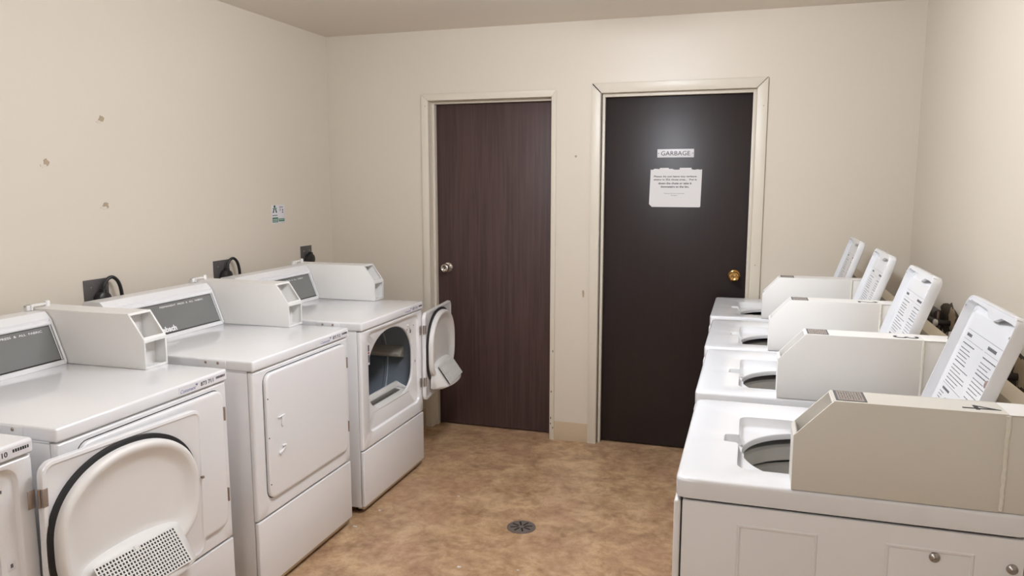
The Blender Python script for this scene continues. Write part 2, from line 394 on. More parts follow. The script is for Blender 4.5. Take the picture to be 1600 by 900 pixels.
# ================================================================= DRYERS
W = 0.6837; ZD = 0.9167
HP = Vector((0, 0, 0))
OC = (0.336, 0.640)   # centre of the door opening (y,z)
def d_open(th, grow=0.0):
    c, s = math.cos(th), math.sin(th)
    a = 0.251 + grow
    b = (0.195 if s > 0 else 0.182) + grow
    n = 2.15 if s > 0 else 3.4
    return (abs(c / a) ** n + abs(s / b) ** n) ** (-1 / n)
def yz_loop(fn, ang, x, c=OC):
    return [(x, c[0] + fn(t) * math.cos(t), c[1] + fn(t) * math.sin(t)) for t in ang]

def dryer_parts(e, number, opened, bo):
    """local frame: x=0 front plane (faces +x), y 0..W, z up"""
    Wt = M['white']
    # cabinet shell behind the front panels: sides, back, base
    bm = bmesh.new()
    box(bm, (-0.70, 0.0, 0.03), (-0.026, 0.012, 0.872), 0.002)
    box(bm, (-0.70, W - 0.012, 0.03), (-0.026, W, 0.872), 0.002)
    box(bm, (-0.70, 0.012, 0.03), (-0.69, W - 0.012, 0.872))
    box(bm, (-0.69, 0.012, 0.03), (-0.03, W - 0.012, 0.045))
    finish(bm, 'cabinet', Wt, e)
    # lower access panel
    bm = bmesh.new()
    box(bm, (-0.024, 0.001, 0.036), (-0.006, W - 0.001, 0.3035), 0.005, 3)
    lower = finish(bm, 'lower_panel', Wt, e)
    bm = bmesh.new(); box(bm, (-0.05, 0.012, 0.018), (-0.016, W - 0.012, 0.036), 0.002); finish(bm, 'kick_rail', M['base'], e)
    # front panel with shallow recess (and the drum opening)
    z0, z1 = 0.3085, 0.874
    cy, cz = OC
    corners = [(-cy + 0.001, z0 - cz), (W - 0.001 - cy, z0 - cz), (-cy + 0.001, z1 - cz), (W - 0.001 - cy, z1 - cz)]
    ang = angles(corners, 200)
    outer = lambda g: (lambda t: rr_radius(t, cy - 0.001 - g, W - 0.001 - cy - g, cz - z0 - g, z1 - cz - g, 0.003))
    r0, r1, r2, r3 = (0.070, 0.640, 0.374, 0.857) if opened else (0.0615, 0.6545, 0.3670, 0.8565)
    rec = lambda g: (lambda t: rr_radius(t, cy - r0 - g, r1 - cy - g, cz - r2 - g, r3 - cz - g, 0.040))
    loops = [yz_loop(outer(0), ang, -0.024), yz_loop(outer(0), ang, -0.014), yz_loop(outer(0.003), ang, -0.0085), yz_loop(outer(0.007), ang, -0.006),
             yz_loop(rec(-0.004), ang, -0.006), yz_loop(rec(0), ang, -0.008), yz_loop(rec(0.0035), ang, -0.0175), yz_loop(rec(0.006), ang, -0.0195)]
    bm = bmesh.new()
    if opened:
        loops += [yz_loop(lambda t: d_open(t, 0.006), ang, -0.0195), yz_loop(lambda t: d_open(t, 0.0), ang, -0.022), yz_loop(lambda t: d_open(t, -0.002), ang, -0.028), yz_loop(lambda t: d_open(t, 0.0), ang, -0.034)]
        rings(bm, loops)
    else:
        rings(bm, loops, cap1=True)
    finish(bm, 'front_panel', Wt, e)
    if opened:
        # drum
        dc = (W / 2, 0.585); R = 0.315
        bm = bmesh.new()
        lathe(bm, [(R - 0.02, -0.042), (R, -0.045), (R, -0.20), (R - 0.004, -0.205), (R - 0.004, -0.22), (R, -0.225), (R, -0.42), (R - 0.004, -0.425), (R - 0.004, -0.44), (R, -0.445), (R, -0.62)], (0, dc[0], dc[1] - 0.0), 'x', 64)
        drum = finish(bm, 'drum', M['drum'], e)
        bm = bmesh.new(); lathe(bm, [(0.0005, -0.62), (0.12, -0.62), (0.13, -0.612), (0.2, -0.612), (0.21, -0.62), (R, -0.62)], (0, dc[0], dc[1]), 'x', 64)
        finish(bm, 'drum_back', M['drumback'], drum)
        for a in (100, 220, 340):
            t = bmesh.new(); prism(t, [(-0.035, 0), (0.035, 0), (0.010, 0.052), (-0.010, 0.052)], -0.60, -0.10, 'x', 0.006)
            # build pointing up from origin then rotate to the wall
            mt = Matrix.Translation((0, dc[0], dc[1])) @ Matrix.Rotation(math.radians(a), 4, 'X') @ Matrix.Translation((0, 0, -R))
            bm = bmesh.new(); merge(bm, t, 0, mt); finish(bm, 'drum_baffle', M['baffle'], drum)
        # front bulkhead ring closing the gap around the opening
        bm = bmesh.new()
        rings(bm, [yz_loop(lambda t: d_open(t, 0.0), ang, -0.033), yz_loop(lambda t: d_open(t, 0.03), ang, -0.038), yz_loop(outer(0.013), ang, -0.038)])
        finish(bm, 'bulkhead', M['drumback'], e)
        # lint chute along the bottom of the opening
        bm = bmesh.new()
        prism(bm, [(-0.018, 0.462), (-0.045, 0.468), (-0.10, 0.478), (-0.10, 0.47), (-0.05, 0.452), (-0.02, 0.452)], 0.125, 0.535, 'y', 0.002)
        prism(bm, [(-0.085, 0.478), (-0.098, 0.478), (-0.104, 0.505), (-0.092, 0.505)], 0.115, 0.545, 'y', 0.002)
        prism(bm, [(-0.02, 0.462), (-0.095, 0.476), (-0.095, 0.502), (-0.03, 0.472)], 0.112, 0.122, 'y', 0.001)
        prism(bm, [(-0.02, 0.462), (-0.095, 0.476), (-0.095, 0.502), (-0.03, 0.472)], 0.538, 0.548, 'y', 0.001)
        ch = finish(bm, 'lint_chute', M['lint'], e)
        bm = bmesh.new()
        prism(bm, [(-0.052, 0.4725), (-0.082, 0.4775), (-0.082, 0.4795), (-0.052, 0.4745)], 0.17, 0.49, 'y'); finish(bm, 'lint_slot', M['steel'], ch)
        # small stickers and latch marks inside the recess
        bm = bmesh.new(); box(bm, (-0.0195, 0.082, 0.70), (-0.0188, 0.105, 0.80)); st = finish(bm, 'warning_sticker', M['strip'], e)
        bm = bmesh.new(); box(bm, (-0.0188, 0.084, 0.765), (-0.0184, 0.103, 0.795)); box(bm, (-0.0188, 0.084, 0.712), (-0.0184, 0.103, 0.748)); finish(bm, 'sticker_print', M['ink_grey'], st)
        bm = bmesh.new(); box(bm, (-0.0188, 0.084, 0.752), (-0.0184, 0.103, 0.762)); finish(bm, 'sticker_red_band', M['ink_red'], st)
        bm = bmesh.new(); lathe(bm, [(0.0005, -0.012), (0.005, -0.013), (0.006, -0.0195)], (0, 0.530, 0.812), 'x', 14); finish(bm, 'door_switch', M['plastic'], e)
        for (yy, zz, sz_) in [(0.560, 0.775, 0.007), (0.553, 0.790, 0.003), (0.600, 0.800, 0.003), (0.520, 0.790, 0.003)]:
            bm = bmesh.new(); box(bm, (-0.0195, yy - sz_, zz - sz_ * 1.3), (-0.0189, yy + sz_, zz + sz_ * 1.3)); finish(bm, 'approval_mark', M['ink_grey'], e)
        bm = bmesh.new(); box(bm, (-0.0195, 0.600, 0.590), (-0.0189, 0.622, 0.615), 0.0002); lt = finish(bm, 'latch_strike', M['strip'], e)
        bm = bmesh.new(); box(bm, (-0.0189, 0.608, 0.598), (-0.0185, 0.615, 0.608)); finish(bm, 'strike_hole', M['ink_grey'], lt)
    # worktop
    bm = bmesh.new()
    box(bm, (-0.715, -0.001, 0.8775), (0.0, W + 0.001, ZD), 0.0075, 4)
    box(bm, (-0.70, 0.004, 0.873), (-0.03, W - 0.004, 0.8775))
    top = finish(bm, 'worktop', M['worktop'], e)
    # bracket plate with two screws on the near edge of the worktop
    bm = bmesh.new(); box(bm, (-0.232, -0.0035, 0.880), (-0.112, -0.001, 0.912), 0.001); bp = finish(bm, 'screw_plate', Wt, top)
    for sx in (-0.199, -0.146):
        bm = bmesh.new(); lathe(bm, [(0.0005, -0.0062), (0.0035, -0.006), (0.0056, -0.0035)], (sx, 0, 0.903), 'y', 12); finish(bm, 'screw', M['hinge'], bp)
    # label strip
    bm = bmesh.new(); box(bm, (0.0002, 0.450, 0.8825), (0.0008, W - 0.006, 0.9085)); ls = finish(bm, 'label_strip', M['strip'], top)
    text('Coinamatic', 0.02, 'lettering', M['ink_blue'], ls, frame((0.0009, 0.456, 0.8875), (0, 1, 0), (0, 0, 1)), shear=0.5, fit=(0.072, 0.011), thick=0.0002)
    text('873 ' + number, 0.02, 'lettering', M['ink'], ls, frame((0.0009, 0.550, 0.889), (0, 1, 0), (0, 0, 1)), bold=0.0004, fit=(0.062, 0.0135), thick=0.0002)
    bm = bmesh.new(); rnd = random.Random(3)
    for k in range(7):
        y = 0.626 + k * 0.0066; box(bm, (0.0008, y, 0.8945), (0.0012, y + rnd.uniform(0.004, 0.0056), 0.9025))
    finish(bm, 'small_print', M['ink'], ls)
    bm = bmesh.new()
    for k in range(5):   # the little fan emblem above the script
        t = bmesh.new(); box(t, (0.0008, -0.0006, 0.002), (0.0012, 0.0006, 0.0085))
        merge(bm, t, 0, Matrix.Translation((0, 0.531, 0.896)) @ Matrix.Rotation(math.radians(-44 + 22 * k), 4, 'X'))
    finish(bm, 'emblem', M['ink_blue'], ls)
    # console
    a = Vector((-0.592, 0, ZD + 0.0003)); b = Vector((-0.655, 0, 1.080)); d = (b - a).normalized(); nrm = Vector((d.z, 0, -d.x))
    prof = [(a.x, a.z), tuple((a + d * 0.012 + nrm * 0.004).xz), tuple((a + d * 0.016 + nrm * 0.0).xz), tuple((a + d * 0.146).xz), tuple((a + d * 0.150 + nrm * 0.005).xz),
            tuple((a + d * 0.160 + nrm * 0.006).xz), tuple((a + d * 0.164 + nrm * 0.001).xz), tuple((a + d * 0.170 + nrm * 0.005).xz), tuple((a + d * 0.182 + nrm * 0.0).xz),
            (-0.672, 1.0995), (-0.700, 1.101), (-0.748, 1.099), (-0.755, 1.09), (-0.755, ZD + 0.0003)]
    bm = bmesh.new(); prism(bm, prof, 0.0, 0.5795 + bo, 'y', 0.0)
    con = finish(bm, 'console', Wt, e, 24)
    # raised frame strips at the ends and grey display
    def face_box(bm, y0, y1, t0, t1, n0, n1):
        P = [a + d * t + nrm * n for t, n in ((t0, n0), (t1, n0), (t1, n1), (t0, n1))]
        prism(bm, [(p.x, p.z) for p in P], y0, y1, 'y')
    for fa, fb in ((0.5715 + bo, 0.5795 + bo), (0.0, 0.010)):
        bm = bmesh.new(); face_box(bm, fa, fb, 0.006, 0.168, 0, 0.006); finish(bm, 'console_end_rim', Wt, con)
    bm = bmesh.new()
    face_box(bm, 0.5645 + bo, 0.5680 + bo, 0.018, 0.1465, 0, 0.003); finish(bm, 'display_bezel', Wt, con)
    bm = bmesh.new(); face_box(bm, 0.0105, 0.5715 + bo, 0.0165, 0.1465, -0.001, 0.0006); finish(bm, 'display_gap', M['gap'], con)
    bm = bmesh.new(); face_box(bm, 0.014, 0.5620 + bo, 0.021, 0.1435, 0, 0.0018); disp = finish(bm, 'display_panel', M['glass_grey'], con)
    fm = frame(a + d * 0.1265 + nrm * 0.0019 + Vector((0, 0.268, 0)), (0, 1, 0), d)
    text('PERMANENT  PRESS  &  ALL  FABRIC', 0.01, 'lettering', M['ink_white'], disp, fm, fit=(0.262, 0.0075), thick=0.0001)
    fm = frame(a + d * 0.024 + nrm * 0.0019 + Vector((0, 0.196, 0)), (0, 1, 0), d)
    text('Huebsch', 0.03, 'lettering', M['ink_white'], disp, fm, bold=0.0012, fit=(0.124, 0.024), thick=0.0001)
    # coin box: hollow painted steel box with a slanted and an upright opening
    y0, y1 = 0.583 + bo, 0.6885 + bo; xf, xs, zt, zs = -0.250, -0.312, 1.108, 1.020; xb = -0.775; zb = ZD + 0.0006
    prof = [(xf, zb), (xf, zs), (xs, zt), (xb, zt - 0.006), (xb, zb)]
    th = 0.0035
    bm = bmesh.new()
    prism(bm, prof, y0, y0 + th, 'y', 0.0012); prism(bm, prof, y1 - th, y1, 'y', 0.0012)
    box(bm, (xb, y0 + th, zt - 0.010), (xs - 0.012, y1 - th, zt - 0.0015)); box(bm, (xb, y0 + th, zb), (xb + th, y1 - th, zt - 0.010))
    box(bm, (xb + th, y0 + th, zb), (xf - 0.001, y1 - th, zb + 0.003))
    # rims around the openings
    sl = Vector((xs - xf, 0, zt - zs)).normalized(); sn = Vector((sl.z, 0, -sl.x))
    def strip(p, q, ya, yb, t=0.003):
        p, q = Vector(p), Vector(q); dd = (q - p).normalized(); nn = Vector((dd.z, 0, -dd.x))
        P = [p, q, q - nn * t, p - nn * t]; prism(bm, [(v.x, v.z) for v in P], ya, yb, 'y')
    P0 = Vector((xf, 0, zs)); P1 = Vector((xs, 0, zt)); L = (P1 - P0).length
    strip(P0 - sl * 0.0, P0 + sl * 0.010, y0 + th, y1 - th); strip(P1 - sl * 0.008, P1, y0 + th, y1 - th)
    for ya, yb in ((y0 + th, y0 + 0.0065), (y1 - 0.008, y1 - th)):
        strip(P0 + sl * 0.010, P1 - sl * 0.008, ya, yb); strip((xf, 0, zb + 0.008), (xf, 0, zs - 0.010), ya, yb)
    strip((xf, 0, zb), (xf, 0, zb + 0.008), y0 + th, y1 - th); strip((xf, 0, zs - 0.010), (xf, 0, zs), y0 + th, y1 - th)
    cb = finish(bm, 'coin_box', M['boxside'], e)
    # inner compartments
    bm = bmesh.new()
    prism(bm, [(xf - 0.004, zs - 0.004), (xf - 0.004, zs - 0.008), (-0.350, zs - 0.03), (-0.350, zs - 0.026)], y0 + th, y1 - th, 'y')
    box(bm, (-0.354, y0 + th, zb + 0.003), (-0.350, y1 - th, zt - 0.010))
    box(bm, (-0.349, y0 + 0.056, zb + 0.003), (-0.300, y0 + 0.058, zs - 0.02)); box(bm, (-0.304, y0 + 0.058, zb + 0.003), (-0.300, y1 - th, zs - 0.022))
    finish(bm, 'coin_box_lining', M['plastic'], cb)
    bm = bmesh.new(); tube(bm, smooth_path([(-0.343, y0 + 0.022, zt - 0.012), (-0.336, y0 + 0.024, zt - 0.032), (-0.334, y0 + 0.030, zt - 0.044), (-0.342, y0 + 0.022, zt - 0.062), (-0.346, y0 + 0.018, zt - 0.074)]), 0.0022, 8)
    finish(bm, 'wire', M['cord'], cb)
    # security strap at the back of the coin box, hooked on the console
    bm = bmesh.new()
    box(bm, (-0.745, y0 - 0.026, 1.1015), (-0.728, y0 - 0.0005, 1.121), 0.002); box(bm, (-0.745, y0 - 0.026, 1.112), (-0.730, y0 + 0.062, 1.121), 0.003)
    tube(bm, [(-0.725, y0 - 0.010, 1.120), (-0.725, y0 - 0.010, 1.1015)], 0.0032, 8)
    lathe(bm, [(0.0005, 1.128), (0.007, 1.127), (0.010, 1.122), (0.010, 1.1055)], (-0.735, y0 + 0.062, 0), 'z', 16)
    finish(bm, 'security_strap', M['boxside'], cb)
    # feet
    for fx in (-0.06, -0.64):
        for fy in (0.05, W - 0.05):
            bm = bmesh.new(); lathe(bm, [(0.0005, 0), (0.018, 0), (0.018, 0.010), (0.006, 0.014), (0.006, 0.031)], (fx, fy, 0), 'z', 16); finish(bm, 'foot', M['black'], e)
    return e

def door_slab(bm, w=0.590, h=0.483, t0=0.0, t1=0.021, r=0.035):
    """local: u along +y from the hinge 0..w, z 0..h, outer face at x=t0 side"""
    c = (w / 2, h / 2); ang = angles([(-w / 2, -h / 2), (w / 2, -h / 2), (-w / 2, h / 2), (w / 2, h / 2)], 280)
    f = lambda g: (lambda t: rr_radius(t, w / 2 - g, w / 2 - g, h / 2 - g, h / 2 - g, max(r - g, 0.004)))
    return c, ang, f
def closed_door(e):
    y0, z0, w, h = 0.0665, 0.3705, 0.5845, 0.4825
    c, ang, f = door_slab(None, w, h); cc = (y0 + w / 2, z0 + h / 2)
    bm = bmesh.new()
    rings(bm, [yz_loop(f(0.010), ang, -0.0185, cc), yz_loop(f(0.0), ang, -0.016, cc), yz_loop(f(0.0), ang, 0.002, cc), yz_loop(f(0.002), ang, 0.0045, cc), yz_loop(f(0.005), ang, 0.006, cc), yz_loop(f(0.013), ang, 0.006, cc)], True, True)
    dr = finish(bm, 'door', M['white'], e)
    bm = bmesh.new()
    rings(bm, [yz_loop(f(0.004), ang, -0.0185, cc), yz_loop(f(0.004), ang, -0.009, cc), yz_loop(f(-0.0046), ang, -0.009, cc), yz_loop(f(-0.0046), ang, -0.0185, cc)])
    finish(bm, 'door_gap_shade', M['gap'], dr)  # black ring standing in for the shade in the gap around the door
    # moulded finger pull: two small hooks
    bm = bmesh.new()
    box(bm, (0.006, 0.128, 0.672), (0.0125, 0.170, 0.6760), 0.0015)
    prism(bm, [(0.150, 0.6715), (0.170, 0.6715), (0.160, 0.655), (0.152, 0.630), (0.148, 0.640)], 0.006, 0.0115, 'x', 0.001)
    handle = finish(bm, 'door_pull', M['white'], dr)
    bm = bmesh.new()
    box(bm, (0.006, 0.148, 0.554), (0.015, 0.168, 0.560), 0.0015)
    prism(bm, [(0.128, 0.529), (0.150, 0.534), (0.167, 0.547), (0.167, 0.554), (0.148, 0.544), (0.128, 0.537)], 0.006, 0.0135, 'x', 0.001)
    finish(bm, 'door_pull', M['white'], dr)
    for zz in (0.43, 0.61, 0.76):
        bm = bmesh.new(); lathe(bm, [(0.0005, 0.0068), (0.0026, 0.0066), (0.0026, 0.0045)], (0, 0.0715, zz), 'x', 10); finish(bm, 'rubber_bumper', M['ink'], dr)
    for zz in (0.742, 0.452):
        bm = bmesh.new(); box(bm, (-0.008, 0.6495, zz), (0.0085, 0.6560, zz + 0.048), 0.0012); finish(bm, 'hinge', M['hinge'], dr)
    # thin shadow gap plate behind the door
    return dr
def open_door(e, ang_deg, sag, hx, shift=0.0):
    """inner side faces the room; hinge on the far edge of the recess"""
    w, h = 0.562, 0.483
    root = bpy.data.objects.new('door', None)
    c, ang, f = door_slab(None, w, h); cc = (w / 2, h / 2)
    # local: x outwards (inner side of the door), y away from the hinge
    bm = bmesh.new()
    rings(bm, [yz_loop(f(0.006), ang, -0.006, cc), yz_loop(f(0.0), ang, -0.002, cc), yz_loop(f(0.0), ang, 0.012, cc), yz_loop(f(0.002), ang, 0.015, cc), yz_loop(f(0.010), ang, 0.016, cc),
               yz_loop(f(0.0135), ang, 0.0135, cc), yz_loop(f(0.017), ang, 0.0125, cc)], True, True)
    dr = finish(bm, 'door', M['white'], e)
    dr.location = (hx, W - 0.028, 0.3705); dr.rotation_euler = (math.radians(-sag), 0, math.radians(ang_deg - 180) * -1 if False else math.radians(ang_deg - 180))
    # opening outline seen from the door's side
    pc = (0.283 - shift, 0.640 - 0.3705 - 0.3 * shift)
    g_ang = [2 * PI * k / 96 for k in range(96)]
    o_f = lambda g: (lambda t: d_open(PI - t, g + 0.008))
    bm = bmesh.new()
    rings(bm, [yz_loop(o_f(-0.012), g_ang, 0.0125, pc), yz_loop(o_f(0.004), g_ang, 0.0125, pc), yz_loop(o_f(0.004), g_ang, 0.021, pc), yz_loop(o_f(0.000), g_ang, 0.023, pc), yz_loop(o_f(-0.010), g_ang, 0.023, pc), yz_loop(o_f(-0.012), g_ang, 0.0125, pc)])
    finish(bm, 'door_gasket', M['black'], dr)
    bm = bmesh.new()
    rings(bm, [yz_loop(o_f(-0.010), g_ang, 0.0125, pc), yz_loop(o_f(-0.010), g_ang, 0.032, pc), yz_loop(o_f(-0.012), g_ang, 0.041, pc), yz_loop(o_f(-0.018), g_ang, 0.047, pc), yz_loop(o_f(-0.027), g_ang, 0.0475, pc),
               yz_loop(o_f(-0.037), g_ang, 0.043, pc), yz_loop(o_f(-0.055), g_ang, 0.031, pc), yz_loop(o_f(-0.075), g_ang, 0.026, pc), yz_loop(o_f(-0.11), g_ang, 0.024, pc)], False, True)
    plug = finish(bm, 'door_liner', M['plastic'], dr, 60)
    # lint duct scoop at the bottom of the liner with its grille
    u0, u1 = 0.080 - shift, 0.462 - shift
    bm = bmesh.new()
    # section (x,z): slopes outwards and down from the liner
    sec = [(0.022, 0.186), (0.046, 0.183), (0.054, 0.172), (0.127, 0.066), (0.127, 0.054), (0.095, 0.040), (0.030, 0.038), (0.020, 0.048)]
    n = len(sec); steps = 16; loops = []
    for k in range(steps + 1):
        t = k / steps; u = u0 + (u1 - u0) * t
        edge = math.sin(PI * min(1, max(0, t))) ** 0.28 if 0 < t < 1 else 0.0
        sc = 0.35 + 0.65 * edge
        dz = -0.030 * (1 - edge)
        loops.append([(0.020 + (x - 0.020) * sc, u, (z - 0.06) * (0.55 + 0.45 * edge) + 0.06) for x, z in sec])
    rings(bm, loops, True, True)
    scoop = finish(bm, 'lint_duct', M['lint'], dr, 50)
    # grille: lattice over a dark plate on the sloping face
    a0 = Vector((0.0545, 0, 0.1705)); b0 = Vector((0.1275, 0, 0.0655)); dd = (b0 - a0).normalized(); nn = Vector((-dd.z, 0, dd.x))
    if nn.x < 0: nn = -nn
    ga, gb = 0.118 - shift, 0.398 - shift; Lg = (b0 - a0).length - 0.012
    def slab(bm, ya, yb, t0, t1, h0, h1):
        P = [a0 + dd * t0 + nn * h0, a0 + dd * t1 + nn * h0, a0 + dd * t1 + nn * h1, a0 + dd * t0 + nn * h1]
        prism(bm, [(p.x, p.z) for p in P], ya, yb, 'y')
    bm = bmesh.new(); slab(bm, ga, gb, 0.004, Lg, -0.001, 0.0008); finish(bm, 'lint_opening', M['gap'], scoop)
    bm = bmesh.new(); nu = 26; nv = 11
    for k in range(nu + 1):
        y = ga + (gb - ga) * k / nu; slab(bm, y - 0.0021, y + 0.0021, 0.002, Lg + 0.002, 0.0, 0.0030)
    for k in range(nv + 1):
        t = 0.004 + (Lg - 0.004) * k / nv; slab(bm, ga - 0.002, gb + 0.002, t - 0.0018, t + 0.0018, 0.0, 0.0028)
    slab(bm, 0.250 - shift, 0.264 - shift, 0.0, 0.012, 0, 0.0045)
    finish(bm, 'lint_grille', M['lint'], scoop)
    # hinges and screws, latch striker
    for zz in (0.37, 0.082):
        bm = bmesh.new(); box(bm, (0.0135, -0.002, zz), (0.0172, 0.014, zz + 0.048), 0.001)
        tube(bm, [(0.008, -0.004, zz), (0.008, -0.004, zz + 0.048)], 0.004, 10); box(bm, (-0.008, -0.024, zz), (-0.0045, -0.004, zz + 0.048), 0.001)
        finish(bm, 'hinge', M['hinge'], dr)
    bm = bmesh.new()
    box(bm, (0.0125, 0.016, 0.222), (0.0135, 0.030, 0.236)); finish(bm, 'latch_plate', M['ink_grey'], dr)
    bm = bmesh.new(); box(bm, (0.0125, 0.549, 0.255), (0.024, 0.556, 0.262)); finish(bm, 'latch_pin', M['hinge'], dr)
    return dr

DRYERS = [(-1.2943, -0.6214, '713', True, 'white dryer nearest the back doors, its round door swung open showing the drum'),
          (-1.3014, -1.4111, '712', False, 'white dryer with its door fully shut and a plain side, standing in mid row'),
          (-1.3256, -2.2047, '711', False, 'shut white dryer numbered 873 711, half hidden by the opened door with the lint grille'),
          (-1.3305, -2.9514, '710', True, 'nearest dryer at the lower left edge, numbered 710, its open door folded back flat')]
for i, (xf, yr, num, opened, lab) in enumerate(DRYERS):
    e = empty('clothes_dryer', (xf, yr - W, 0)); tag(e, lab, 'dryer', 'coin operated dryers along the left wall')
    dryer_parts(e, num, opened, (0.030, 0.024, 0.0, 0.0)[i])
    if not opened: closed_door(e)
    elif i == 0: open_door(e, 187.5, 1.0, 0.006)
    else: open_door(e, 177.9, 1.4, 0.023, 0.018)

# ================================================================= WASHERS
WW = 0.6377; ZW = 0.9258
def washer_parts(e, idx):
    Wt = M['white_w']; rnd = random.Random(idx)
    # cabinet with side panels
    bm = bmesh.new()
    box(bm, (0.016, 0.0, 0.03), (0.66, 0.014, 0.876), 0.003); box(bm, (0.016, WW - 0.014, 0.03), (0.66, WW, 0.876), 0.003)
    box(bm, (0.646, 0.014, 0.03), (0.66, WW - 0.014, 0.876)); box(bm, (0.016, 0.014, 0.03), (0.022, WW - 0.014, 0.876)); box(bm, (0.022, 0.014, 0.03), (0.646, WW - 0.014, 0.05))
    # embossed rectangles on the near side
    cab = finish(bm, 'cabinet', M['white'], e)
    for (xa, xb) in ((0.130, 0.291), (0.416, 0.576)):
        bm = bmesh.new()
        lo = lambda g, y: [(xa + g, y, 0.20 + g), (xb - g, y, 0.20 + g), (xb - g, y, 0.838 - g), (xa + g, y, 0.838 - g)]
        rings(bm, [lo(0, 0.0005), lo(0.0025, -0.0022), lo(0.006, -0.0022), lo(0.0085, 0.0002)])
        rings(bm, [lo(0.0085, 0.0002), lo(0.010, -0.0004)], False, True)
        finish(bm, 'embossed_panel', M['white'], cab)
    bm = bmesh.new(); box(bm, (-0.002, 0.002, 0.06), (0.0135, WW - 0.002, 0.874), 0.006, 3); finish(bm, 'front_panel', M['white'], e)
    bm = bmesh.new(); box(bm, (0.0135, 0.004, 0.04), (0.016, WW - 0.004, 0.874)); finish(bm, 'panel_gap', M['gap'], e)
    for sx, sz in ((0.506, 0.8205), (0.668, 0.815)):
        if sx < 0.65:
            bm = bmesh.new(); lathe(bm, [(0.0005, -0.009), (0.003, -0.009), (0.006, -0.006), (0.0095, -0.0035), (0.0105, 0.0)], (sx, 0, sz), 'y', 20); finish(bm, 'screw', M['steel'], cab)
    bm = bmesh.new(); lathe(bm, [(0.0005, -0.009), (0.003, -0.009), (0.006, -0.006), (0.0095, -0.0035), (0.0105, 0.0)], (0.640, 0, 0.8165), 'y', 20); finish(bm, 'screw', M['steel'], cab)
    for fx in (0.07, 0.60):
        for fy in (0.06, WW - 0.06):
            bm = bmesh.new(); lathe(bm, [(0.0005, 0), (0.02, 0), (0.02, 0.010), (0.006, 0.014), (0.006, 0.031)], (fx, fy, 0), 'z', 16); finish(bm, 'foot', M['black'], e)
    # top panel with tub recess and round opening
    C = (0.320, 0.300)
    X1 = 0.675
    corners = [(-C[0], -C[1]), (X1 - C[0], -C[1]), (-C[0], WW - C[1]), (X1 - C[0], WW - C[1])]
    ang = angles(corners, 160)
    def xy(fn, z): return [(C[0] + fn(t) * math.cos(t), C[1] + fn(t) * math.sin(t), z) for t in ang]
    outer = lambda g: (lambda t: rr_radius(t, C[0] - g, X1 - C[0] - g, C[1] - g, WW - C[1] - g, 0.018))
    def rec(g):
        def f(t):
            r = rr_radius(t, C[0] - 0.125 - g, 0.500 - C[0] - g, C[1] - 0.095 - g, 0.495 - C[1] - g, 0.028)
            # finger notch at the front
            c, s = math.cos(t), math.sin(t)
            if c < 0:
                y = s / -c * 0.22
                wgt = 1 / (1 + math.exp(min(60.0, (abs(y) - 0.030) / 0.0016)))
                r += (0.034 * wgt) / abs(c) * 1.0
            return r
        return f
    hole = lambda g: (lambda t: 0.184 + g)
    bm = bmesh.new()
    rings(bm, [xy(outer(0.004), 0.880), xy(outer(0.0), 0.8825), xy(outer(0.0), 0.917), xy(outer(0.002), 0.9225), xy(outer(0.006), 0.9252), xy(outer(0.011), ZW),
               xy(rec(-0.004), ZW), xy(rec(0.0), ZW - 0.0015), xy(rec(0.007), ZW - 0.022), xy(rec(0.014), ZW - 0.027),
               xy(hole(0.008), ZW - 0.028), xy(hole(0.002), ZW - 0.031), xy(hole(0.0), ZW - 0.036), xy(hole(0.0), ZW - 0.045), xy(hole(0.004), ZW - 0.046)])
    top = finish(bm, 'top_panel', Wt, e, 40)
    # tub ring and basket seen through the opening
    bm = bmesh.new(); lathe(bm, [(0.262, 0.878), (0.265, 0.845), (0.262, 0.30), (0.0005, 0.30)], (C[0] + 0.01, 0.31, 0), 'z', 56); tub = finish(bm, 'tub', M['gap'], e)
    bm = bmesh.new(); lathe(bm, [(0.262, 0.856), (0.212, 0.856), (0.204, 0.850), (0.204, 0.816), (0.212, 0.810), (0.262, 0.810)], (C[0] + 0.01, 0.31, 0), 'z', 56); finish(bm, 'tub_ring', M['tubring'], tub)
    bm = bmesh.new(); lathe(bm, [(0.240, 0.796), (0.222, 0.802), (0.208, 0.796), (0.214, 0.775), (0.222, 0.36), (0.20, 0.34), (0.0005, 0.345)], (C[0] + 0.01, 0.31, 0), 'z', 56); finish(bm, 'basket', M['tubring'], tub)
    bm = bmesh.new(); lathe(bm, [(0.0005, 0.74), (0.030, 0.735), (0.038, 0.70), (0.045, 0.45), (0.10, 0.38), (0.12, 0.346)], (C[0] + 0.01, 0.31, 0), 'z', 32); finish(bm, 'agitator', M['plastic'], tub)
    # coin box
    ya, yb = 0.0015, 0.090; xf, xs, zs, zt = 0.2335, 0.307, 1.042, 1.121; xb = 0.612; zb = ZW + 0.0004
    th = 0.004
    prof = [(xf, zb), (xb, zb), (xb, zt), (xs, zt), (xf, zs)]
    bm = bmesh.new()
    prism(bm, prof, ya, ya + th, 'y', 0.0014); prism(bm, prof, yb - th, yb, 'y', 0.0014)
    box(bm, (xs + 0.012, ya + th, zt - 0.006), (xb, yb - th, zt - 0.0005)); box(bm, (xf + 0.0005, ya + th, zb), (xf + 0.005, yb - th, zs - 0.004))
    sl = Vector((xs - xf, 0, zt - zs)).normalized()
    P0 = Vector((xf, 0, zs)); P1 = Vector((xs, 0, zt))
    def strip(p, q, y0_, y1_, t=0.004, off=0.0):
        dd = (q - p).normalized(); nn = Vector((-dd.z, 0, dd.x)); P = [p - nn * off, q - nn * off, q - nn * (t + off), p - nn * (t + off)]
        prism(bm, [(v.x, v.z) for v in P], y0_, y1_, 'y')
